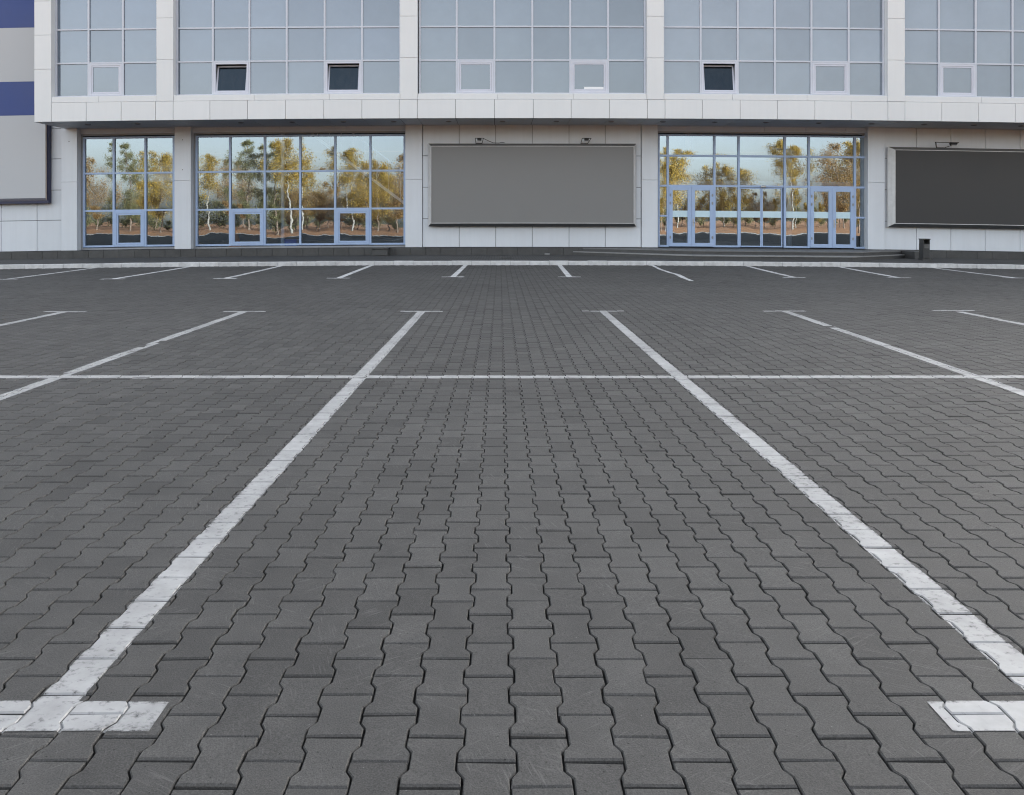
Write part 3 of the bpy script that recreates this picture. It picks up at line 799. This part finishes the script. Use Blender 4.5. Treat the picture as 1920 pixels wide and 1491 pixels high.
# --- what stands behind the glass
zf = z_b - .03
mb = MB()
mb.box(wx(116), XR, YS + .11, 46, zf - .25, zf); mb.build('floor', MT['inside_floor'], bld)
mb = MB(); mb.box(wx(116), XR, YS + .3, 46, 5.55, 5.75); mb.box(wx(116), XR, 45.8, 46, zf, 5.5)
for p in (120, 770, 1200, 1640): mb.box(PX(p, YS), PX(p, YS) + .25, 33.2, 45.79, zf + .003, 5.54)
mb.build('inside_wall', MT['inside_wall'], bld)
for x0, x1, y0, zz, hh in ((1262, 1600, 34.0, 2.98, .26), (1300, 1480, 34.6, 4.2, .22), (275, 335, 34.5, 3.3, .42)):
    mb = MB(); mb.box(PX(x0, y0), PX(x1, y0), y0, y0 + .25, zz, zz + hh)
    mb.build('interior_beam', MT['inside_white'], bld)
for p, y, r in ((530, 33.8, .08), (1290, 37, .12), (1590, 37, .12), (1480, 37, .12)):
    mb = MB(); mb.tube([(PX(p, y), y, zf), (PX(p, y), y, 5.54)], r, 16); mb.build('interior_column', MT['inside_white'], bld)
# interior staircase, its white stringer and rail rising to the left
st0 = thing('staircase', 'indoor staircase with white stringer slanting behind the wide shop window', 'staircase', (PX(700, 35), 35.3, zf))
ysr = 33.6
A, Bq = Vector((PX(762, ysr), ysr, PZ(387, ysr))), Vector((PX(584, ysr), ysr, PZ(253, ysr)))
mb = MB(); n = 16
for k in range(n):
    p = A.lerp(Bq, k / n); q2 = A.lerp(Bq, (k + 1) / n)
    mb.box(q2.x, p.x + .03, ysr + .08, ysr + 1.5, q2.z - .04, q2.z)
    mb.box(p.x - .02, p.x, ysr + .08, ysr + 1.5, p.z, q2.z - .04)
mb.build('step', MT['inside_wall'], st0, do_sag=True)
def slab(A, B_, y0, y1, h, mat, name, parent):
    mb = MB(); v = []
    for y in (y0, y1):
        v += [(A.x, y, A.z), (B_.x, y, B_.z), (B_.x, y, B_.z + h), (A.x, y, A.z + h)]
    mb.mesh(v, [(0, 3, 2, 1), (4, 5, 6, 7), (0, 1, 5, 4), (3, 7, 6, 2), (0, 4, 7, 3), (1, 2, 6, 5)]); mb.build(name, mat, parent)
slab(A, Bq, ysr, ysr + .07, .14, MT['inside_white'], 'stringer', st0)
up = Vector((0, 0, 1.35))
slab(A + up, Bq + up, ysr, ysr + .05, .07, MT['inside_white'], 'handrail', st0)
for k in range(8):
    p = A.lerp(Bq, (k + .5) / 8); mb = MB(); mb.tube([(p.x, ysr + .03, p.z + .1), (p.x, ysr + .03, p.z + 1.36)], .015, 6); mb.build('baluster', MT['inside_white'], st0)
# small things standing inside the glass
cx, cy = PX(441, 33.9), 33.9
cone = thing('traffic_cone', 'orange cone standing inside behind the wide shop window', 'cone', (cx, cy, zf))
mb = MB(); mb.tube([(cx, cy, zf + .05), (cx, cy, zf + .9)], [.26, .05], 20); mb.build('cone_body', MT['orange'], cone)
mb = MB(); mb.bbox(cx - .34, cx + .34, cy - .34, cy + .34, zf, zf + .05); mb.build('base', MT['orange'], cone)
cx, cy = PX(547, 33.6), 33.6
tub = thing('storage_box', 'bright blue plastic box on the floor inside the wide shop window', 'box', (cx, cy, zf))
mb = MB(); mb.bbox(cx - .26, cx + .26, cy - .2, cy + .2, zf, zf + .30, b=.02); mb.build('body', MT['bright_blue'], tub)
mb = MB(); mb.bbox(cx - .28, cx + .28, cy - .22, cy + .22, zf + .302, zf + .34, b=.015); mb.build('lid', MT['bright_blue'], tub)

# ------------------------------------------------------------------ steps, bin, block
stp = thing('entrance_steps', 'two long dark granite steps with pale edges before the glazed entrance', 'steps', (PX(1450, 30), 30, SW))
yb = YW - .095
def step_poly(l0, l1, r1, r0, yf):
    return [(PX(l0, YW), yb), (PX(l1, yf), yf), (PX(r1, yf), yf), (PX(r0, YW), yb)]
z1, z2 = .283, .425
def inset(p, d):
    return [(p[0][0], p[0][1]), (p[1][0] + d * .6, p[1][1] + d), (p[2][0] - d * .6, p[2][1] + d), (p[3][0], p[3][1])]
pl, pu = step_poly(1074, 1300, 1600, 1708, 28.9), step_poly(1092, 1296, 1622, 1694, 29.75)
for nm, p, zz0, zz1, tr_ in (('lower_step', pl, SW - .1, z1, 'nosing'), ('upper_step', pu, z1 + .0005, z2, 'tread')):
    mb = MB(); mb.prism(inset(p, .03), zz0, zz1 - .035); s_ = mb.build('step', MT['plinth'], stp)
    mb = MB(); mb.prism(p, zz1 - .034, zz1, mat=0)
    mb.build('tread', MT['tread'] if tr_ == 'tread' else MT['nosing'], stp)
# dark low wall right of the steps
mb = MB(); mb.bbox(PX(1696, 32), PX(1728, 32), 31.2, YW - .095, SW - .05, z_pl - .02, b=.012)
tag(mb.build('low_wall', MT['plinth'], origin=(PX(1710, 32), 32, SW)), 'low dark stub wall closing the steps beside the litter bin', 'wall')
bx, by = PX(1733.5, 30.2), 30.2
bz = SW + sag(bx, by)
bn = thing('litter_bin', 'dark square litter bin with a paler top plate standing on the pavement', 'litter bin', (bx, by, bz))
mb = MB(); mb.bbox(bx - .125, bx + .125, by - .16, by + .16, SW + .08, SW + .62, b=.02); mb.box(bx - .125, bx - .10, by - .15, by + .15, SW + .62, SW + .78); mb.box(bx + .10, bx + .125, by - .15, by + .15, SW + .62, SW + .78)
mb.box(bx - .099, bx + .099, by + .1, by + .15, SW + .62, SW + .775)
mb.build('body', MT['bin'], bn)
mb = MB(); mb.bbox(bx - .135, bx + .135, by - .185, by + .175, SW + .782, SW + .815, b=.012); mb.build('lid', MT['bin'], bn)
mb = MB(); mb.box(bx - .09, bx + .09, by - .17, by - .161, SW + .46, SW + .60); mb.build('plate', MT['bin_plate'], bn)
mb = MB(); mb.box(bx - .145, bx + .145, by - .14, by + .17, SW, SW + .079); mb.build('base', MT['bin'], bn)
x0, x1 = PX(698, 32), PX(727, 32)
blk = thing('planter_block', 'dark concrete block against the plinth below the wide shop window', 'block', ((x0 + x1) / 2, 32.2, SW))
mb = MB(); mb.bbox(x0, x1, 31.95, YW - .095, SW, SW + .27, b=.02); mb.build('body', MT['plinth'], blk)
mb = MB(); mb.bbox(x0 - .03, x1 + .03, 31.9, YW - .095, SW + .272, SW + .325, b=.012); mb.build('lid', MT['plinth'], blk)
X, Y = PX(1026, 32.2), 32.2
mb = MB(); mb.bbox(X - .10, X + .10, Y - .07, Y + .07, SW + .001, SW + .085, b=.02)
tag(mb.build('paving_stone', MT['stone'], origin=(X, Y, SW)), 'small loose grey stone on the pavement below the grey billboard', 'stone')
# drain cover on the pavement
X, Y = PX(950, 29.6), 29.6
mb = MB()
mb.box(X - .24, X + .24, Y - .24, Y + .24, SW + .002, SW + .008)
for k in range(5): mb.box(X - .2, X + .2, Y - .2 + k * .09, Y - .16 + k * .09, SW + .008, SW + .012)
tag(mb.build('drain_cover', MT['black'], origin=(X, Y, SW)), 'small square dark drain cover in the pavement behind the kerb', 'drain cover')

# ------------------------------------------------------------------ billboards
def billboard(label, xo0, xo1, zo0, zo1, yo, yi, ins, sheet, ft=0.05, cats='billboard', trim_side='board_trim', lower='trim_shade_low'):
    t = thing('billboard', label, cats, ((xo0 + xo1) / 2, yo, zo0), None)
    xi0, xi1, zi0, zi1 = xo0 + ins[0], xo1 - ins[1], zo0 + ins[2], zo1 - ins[3]
    o = [(xo0, zo0), (xo1, zo0), (xo1, zo1), (xo0, zo1)]; i = [(xi0, zi0), (xi1, zi0), (xi1, zi1), (xi0, zi1)]
    names = ['bottom_trim', 'side_trim', 'top_trim', 'side_trim']; mats = [lower, trim_side, 'trim_shade_low' if lower == 'trim_shade_low' else trim_side, trim_side]
    if lower == 'trim_shade_low': mats[2] = 'trim_shade_top'  # upward face gets its own painted shade
    for k in range(4):
        n = (k + 1) % 4; mb = MB()
        a, b, c, d = (o[k][0], yo, o[k][1]), (o[n][0], yo, o[n][1]), (i[n][0], yi, i[n][1]), (i[k][0], yi, i[k][1])
        a2, b2 = (o[k][0], yo + .1, o[k][1]), (o[n][0], yo + .1, o[n][1])
        c2, d2 = (i[n][0], yi + .06, i[n][1]), (i[k][0], yi + .06, i[k][1])
        mb.face([a, b, c, d]); mb.face([a2, b2, b, a]); mb.face([d, c, c2, d2])
        mb.build(names[k], MT[mats[k]], t)
    mb = MB(); yy = yi + .022
    mb.face([(xi0 - .01, yy, zi0 - .01), (xi1 + .01, yy, zi0 - .01), (xi1 + .01, yy, zi1 + .01), (xi0 - .01, yy, zi1 + .01)])
    mb.face([(xo0 + .03, yo + .11, zo0 + .03), (xo0 + .03, yo + .11, zo1 - .03), (xo1 - .03, yo + .11, zo1 - .03), (xo1 - .03, yo + .11, zo0 + .03)])
    mb.build('sheet', MT[sheet], t)
    mb = MB(); ring(mb, xi0, xi1, zi0, zi1, yi - .008, yi + .02, .022); mb.build('inner_frame', MT['board_trim'], t)
    return t
MT['trim_shade_top'] = surface('grey top trim', (0.13, 0.13, 0.13), 0.5, 0.1, 3)  # frame metal darkened to paint the shade under the overhang
YB = 32.42
billboard('blank mid-grey billboard with slanting metal frame between the shop window and the entrance',
          PX(803, YB), PX(1193, YB), PZ(424.5, YB), PZ(269, YB), YB, YB - .22, (.12, .12, .12, .12), 'board')
billboard('blank charcoal billboard with slanting metal frame, right of the entrance',
          PX(1665, YB), PX(2090, YB), PZ(420.5, YB), PZ(270.5, YB), YB, YB - .22, (.17, .17, .13, .13), 'board_dark')
# striped banner on the left wing
YN = 32.42
bt = thing('wall_banner', 'tall pale grey wall banner with two dark blue bands and a navy edge', 'banner', (PX(0, YN), YN, PZ(372, YN)))
xr, xl_ = PX(92.5, YN), PX(-260, YN)
zb0 = PZ(372.5, YN)
zt = PZ(-150, YN)
inx = PX(85, YN - .2)
zin = PZ(364, YN - .2)
bands = [(zin, PZ(208.5, YN - .2), 'banner_grey', 'sheet'), (PZ(208.5, YN - .2), PZ(145, YN - .2), 'banner_blue', 'blue_band'),
         (PZ(145, YN - .2), PZ(44, YN - .2), 'banner_grey', 'sheet'), (PZ(44, YN - .2), zt, 'banner_blue', 'blue_band')]
for z0, z1_, mt, nm in bands:
    mb = MB(); mb.box(xl_, inx, YN - .2, YN - .17, z0 + .001, z1_ - .001); mb.build(nm, MT[mt], bt)
mb = MB(); mb.face([(inx + .001, YN - .2, zin), (xr - .06, YN - .05, zb0 + .07), (xr - .06, YN - .05, zt), (inx + .001, YN - .2, zt)]); mb.build('side_trim', MT['banner_cream'], bt)
mb = MB(); mb.face([(xl_, YN - .05, zb0 + .07), (xr - .06, YN - .05, zb0 + .07), (inx, YN - .2, zin - .001), (xl_, YN - .2, zin - .001)]); mb.build('bottom_trim', MT['banner_lilac'], bt)
mb = MB(); mb.box(xr - .06, xr, YN - .07, YN + .15, zb0 + .07, zt); mb.box(xl_, xr, YN - .075, YN + .15, zb0 - .03, zb0 + .068); mb.build('frame', MT['navy'], bt)

# floodlights on the billboards
def floodlight(label, px, w, lean, zc, cable=False, long_arm=False):
    y0 = YB - .03; X = PX(px, y0); hz = zc + .18
    t = thing('floodlight', label, 'floodlight', (X, y0, zc), 'floodlights over the billboards')
    xa = [(-w * .42, -w * .5 + lean), (w * .30, w * .5 + lean)] if not long_arm else [(-w * .30, -w * .5), (w * .02, w * .5)]
    for f0, f1 in xa:
        mb = MB(); mb.tube([(X + f0, y0, zc - .02), (X + f1, y0 - .26, hz)], .013, 8); mb.build('arm', MT['black'], t)
    mb = MB(); mb.tube([(X - w * .5 + lean * (not long_arm), y0 - .26, hz), (X + w * .5 + lean * (not long_arm), y0 - .26, hz)], .014, 8)
    mb.tube([(X + xa[0][0], y0, zc - .005), (X + xa[1][0], y0, zc - .005)], .011, 6); mb.build('bar', MT['black'], t)
    if long_arm:
        mb = MB(); mb.tube([(X - w * .5, y0 - .26, hz), (X - w * .3, y0, hz - .01), (X - w * .28, y0, zc)], .010, 6); mb.build('arm', MT['black'], t)
    hx = X + lean * (not long_arm) + (w * .28 if long_arm else 0); hw = w * (.26 if not long_arm else .16)
    M = Matrix.Translation((hx, y0 - .25, hz - .05)) @ Matrix.Rotation(R(-28), 4, 'X')
    v = [(-hw, -.055, .035), (hw, -.055, .035), (hw, .065, .035), (-hw, .065, .035), (-hw * .8, -.04, -.04), (hw * .8, -.04, -.04), (hw * .8, .05, -.04), (-hw * .8, .05, -.04)]
    mb = MB(); mb.mesh([M @ Vector(q) for q in v], [(0, 1, 2, 3), (4, 7, 6, 5), (0, 4, 5, 1), (1, 5, 6, 2), (2, 6, 7, 3), (3, 7, 4, 0)]); mb.build('housing', MT['black'], t)
    mb = MB(); mb.face([M @ Vector(q) for q in ((-hw * .7, -.035, -.043), (-hw * .7, .045, -.043), (hw * .7, .045, -.043), (hw * .7, -.035, -.043))]); mb.build('lamp_glass', MT['grey_frame'], t)
    if cable:
        mb = MB(); mb.tube([(X + w * .5, y0 - .26, hz - .01), (X + w * .95, y0 - .2, zc + .10), (X + .55, y0 - .1, zc + .01), (X + .78, y0 - .06, zc + .006), (X + .9, y0 - .06, zc + .03), (X + 1.02, y0 - .05, zc + .012)], .012, 6); mb.build('cable', MT['black'], t)
zt1 = PZ(269, YB)
floodlight('small black floodlight with a trailing cable on the grey billboard', 899, .33, 0, zt1, cable=True)
floodlight('small black floodlight without cable, right end of the grey billboard', 1096, .36, .06, zt1)
floodlight('black floodlight on a long slanting arm above the charcoal billboard', 1769, .95, .0, PZ(270.5, YB), long_arm=True)

# ------------------------------------------------------------------ behind the camera, seen in the shop glass: sunlit autumn verge
mb = MB(); mb.box(-60, 60, -3.24, -3.08, -.2, .035); mb.build('verge_kerb', MT['stone'], kind='structure')
def make_tree(name, h, cw, base, leafm, bark, nleaf, lean, seed, lsize=.155):
    r = random.Random(seed)
    lb = leafm
    mb = MB()
    pts = [(0, 0, -.1)]; n = 7
    for k in range(1, n + 1): pts.append((lean * k / n + r.uniform(-.12, .12), r.uniform(-.12, .12), h * .93 * k / n))
    mb.tube(pts, [max(.02, .17 * (1 - k / (n + .3)) * h / 10) for k in range(n + 1)], 7)
    tips = []
    for _ in range(26):
        t = r.uniform(base, .95); z = h * t; f = t * n; k = int(f); p = Vector(pts[min(k, n)]).lerp(Vector(pts[min(k + 1, n)]), f - k)
        a = r.uniform(0, 2 * math.pi); prof = math.sin(math.pi * min(1, (t - base) / (1.02 - base)) ** .75) * .85 + .15
        ln = cw * prof * r.uniform(.6, 1.0)
        e = p + Vector((math.cos(a) * ln, math.sin(a) * ln, ln * r.uniform(.15, .8)))
        mid_ = p.lerp(e, .5) + Vector((0, 0, -.1 * ln))
        mb.tube([p, mid_, e], [.035 * h / 10, .022 * h / 10, .006], 5)
        tips += [(mid_, .5 * ln), (e, .45 * ln), (p.lerp(e, .8), .4 * ln)]
    for c, rad in list(tips):
        for _ in range(2):
            e = c + Vector((r.gauss(0, .5), r.gauss(0, .5), abs(r.gauss(.35, .3)))) * max(.6, rad)
            mb.tube([c, c.lerp(e, .5) + Vector((0, 0, .06)), e], [.018, .011, .004], 4, caps=False)
    lf = MB()
    for _ in range(nleaf):
        c, rad = r.choice(tips); rad = max(.5, rad * 1.15)
        q = c + Vector((r.gauss(0, rad * .5), r.gauss(0, rad * .5), r.gauss(0, rad * .42)))
        s = lsize * r.uniform(.6, 1.3)
        M = Euler((r.uniform(0, 6.3), r.uniform(0, 6.3), r.uniform(0, 6.3))).to_matrix()
        lf.face([q + M @ Vector(v) for v in ((-s * .5, 0, 0), (0, -s * .32, .03), (s * .5, 0, 0), (0, s * .32, .03))])
    return mb, lf, bark, leafm
kinds = [('birch_tree', 'slender gold-leaved birch across the car park, mirrored in the shop glass', 11.5, 2.1, .30, 'leaf_gold', 'birch_bark', 6500, .5, 3),
         ('poplar_tree', 'tall olive poplar across the car park, mirrored in the shop glass', 13.0, 2.3, .16, 'leaf_olive', 'bark', 8500, .2, 4),
         ('maple_tree', 'broad rust-leaved maple across the car park, mirrored in the shop glass', 10.0, 3.6, .26, 'leaf_rust', 'bark', 8500, .3, 5),
         ('lime_tree', 'round golden lime tree across the car park, mirrored in the shop glass', 9.0, 3.3, .22, 'leaf_gold', 'bark', 8500, -.2, 6),
         ('shrub', 'low dark shrub across the car park, mirrored in the shop glass', 2.6, 1.7, .05, 'leaf_olive', 'bark', 2200, 0, 8)]
protos = []
for nm, lab, h, cw, base_, lm, bk, nl, ln, sd in kinds:
    t = thing(nm, lab, 'shrub' if nm == 'shrub' else 'tree', (0, 0, 0), 'trees across the car park')
    mbt, lf, _, _ = make_tree(nm, h, cw, base_, lm, bk, nl, ln, sd)
    mbt.build('trunk', MT[bk], t, do_sag=False); lf.build('crown', MT[lm], t, do_sag=False)
    protos.append(t)
spots = [  # kind, picture x where its mirror image stands, distance behind the camera, scale
    (2, 175, 24, .9), (1, 240, 28, 1.05), (3, 300, 32, 1.15), (0, 385, 22, .8), (1, 460, 30, 1.0), (1, 505, 34, 1.1), (0, 548, 27, 1.0), (2, 600, 40, .8),
    (0, 655, 26, .85), (3, 700, 25, .95), (2, 748, 30, 1.15), (2, 800, 33, 1.2), (0, 860, 30, 1.), (3, 960, 36, 1.), (1, 1060, 30, 1.), (2, 1150, 32, 1.),
    (3, 1238, 24, 1.1), (0, 1262, 29, 1.05), (3, 1350, 34, 1.0), (0, 1482, 26, 1.0), (2, 1580, 25, 1.15), (3, 1612, 27, 1.2), (1, 1660, 32, 1.),
    (3, 40, 30, 1.), (1, -60, 30, 1.), (2, 100, 36, 1.1), (0, 1760, 30, 1.), (2, 1850, 30, 1.), (3, 560, 52, 1.0), (2, 440, 55, 1.0), (3, 280, 55, 1.), (2, 700, 58, 1.), (2, 1640, 55, 1.)]
for x_, d_ in [(130 + k * 47, 62 + (k * 13) % 9) for k in range(34)]: spots.append((4, x_, d_, 1.0 + .35 * ((k := int(x_)) % 3)))
spots += [((3, 2, 3, 0)[k % 4], 1228 + k * 37 + (k * 17) % 19, 33 + (k * 7) % 11, .50 + .06 * (k % 4)) for k in range(12)]
spots += [((2, 3)[k % 2], 545 + k * 36 + (k * 11) % 17, 38 + (k * 5) % 9, .55 + .05 * (k % 3)) for k in range(7)]
first = set()
for kd, px, d, sc in spots:
    D = 2 * YS + d
    X = (px - CX) / F * D
    t = protos[kd]
    if kd in first:
        c = t.copy(); C.objects.link(c)
        for ch in t.children:
            k2 = ch.copy(); C.objects.link(k2); k2.parent = c
        t = c
    first.add(kd)
    t.location = (X, -d, 0); t.rotation_euler = (0, 0, rng.uniform(0, 6.28)); s = sc * rng.uniform(.86, 1.2); t.scale = (s, s, s)

# ------------------------------------------------------------------ light
SUN_EL, SUN_AZ = 16.0, -45.0        # behind the building, to the right
w = bpy.data.worlds.new('World'); scn.world = w; w.use_nodes = True
nt = w.node_tree; nt.nodes.clear()
sky = nt.nodes.new('ShaderNodeTexSky'); sky.sky_type = 'NISHITA'; sky.sun_disc = False
sky.sun_elevation = R(SUN_EL); sky.sun_rotation = R(-SUN_AZ); sky.air_density = 1.0; sky.dust_density = 2.5; sky.ozone_density = 1.0
hs = nt.nodes.new('ShaderNodeHueSaturation'); hs.inputs['Saturation'].default_value = 0.32
bg = nt.nodes.new('ShaderNodeBackground'); bg.inputs[1].default_value = 0.10
wo = nt.nodes.new('ShaderNodeOutputWorld')
nt.links.new(sky.outputs[0], hs.inputs['Color']); nt.links.new(hs.outputs[0], bg.inputs[0]); nt.links.new(bg.outputs[0], wo.inputs[0])
sl = bpy.data.lights.new('sun', 'SUN'); sl.energy = 4.5; sl.angle = R(0.5); sl.color = (1.0, 0.94, 0.86)
so = bpy.data.objects.new('sun', sl); C.objects.link(so)
dirv = Vector((-math.sin(R(SUN_AZ)) * math.cos(R(SUN_EL)), math.cos(R(SUN_AZ)) * math.cos(R(SUN_EL)), math.sin(R(SUN_EL))))   # towards the sun
so.rotation_euler = dirv.to_track_quat('Z', 'Y').to_euler(); so.location = dirv * 80

# ------------------------------------------------------------------ camera
cam = bpy.data.cameras.new('camera'); co = bpy.data.objects.new('camera', cam); C.objects.link(co)
cam.sensor_width = 36; cam.lens = 36 * F / 1920; cam.clip_start = .05; cam.clip_end = 1500
cam.shift_x = (960 - CX) / 1920; cam.shift_y = -(745.5 - CY) / 1920
co.location = (0, 0, H); co.rotation_euler = (R(90), 0, 0)
scn.camera = co
scn.view_settings.view_transform = 'Standard'; scn.view_settings.look = 'None'
scn.view_settings.exposure = 2.5; scn.view_settings.gamma = 1.0
cy_ = scn.cycles
cy_.max_bounces = 7; cy_.diffuse_bounces = 4; cy_.glossy_bounces = 4; cy_.transparent_max_bounces = 10; cy_.transmission_bounces = 2
cy_.caustics_reflective = False; cy_.caustics_refractive = False; cy_.sample_clamp_indirect = 6
cy_.use_denoising = True; cy_.denoiser = 'OPENIMAGEDENOISE'; cy_.denoising_input_passes = 'RGB_ALBEDO_NORMAL'; cy_.denoising_prefilter = 'NONE'
cy_.pixel_filter_type = 'BLACKMAN_HARRIS'; cy_.filter_width = 1.15
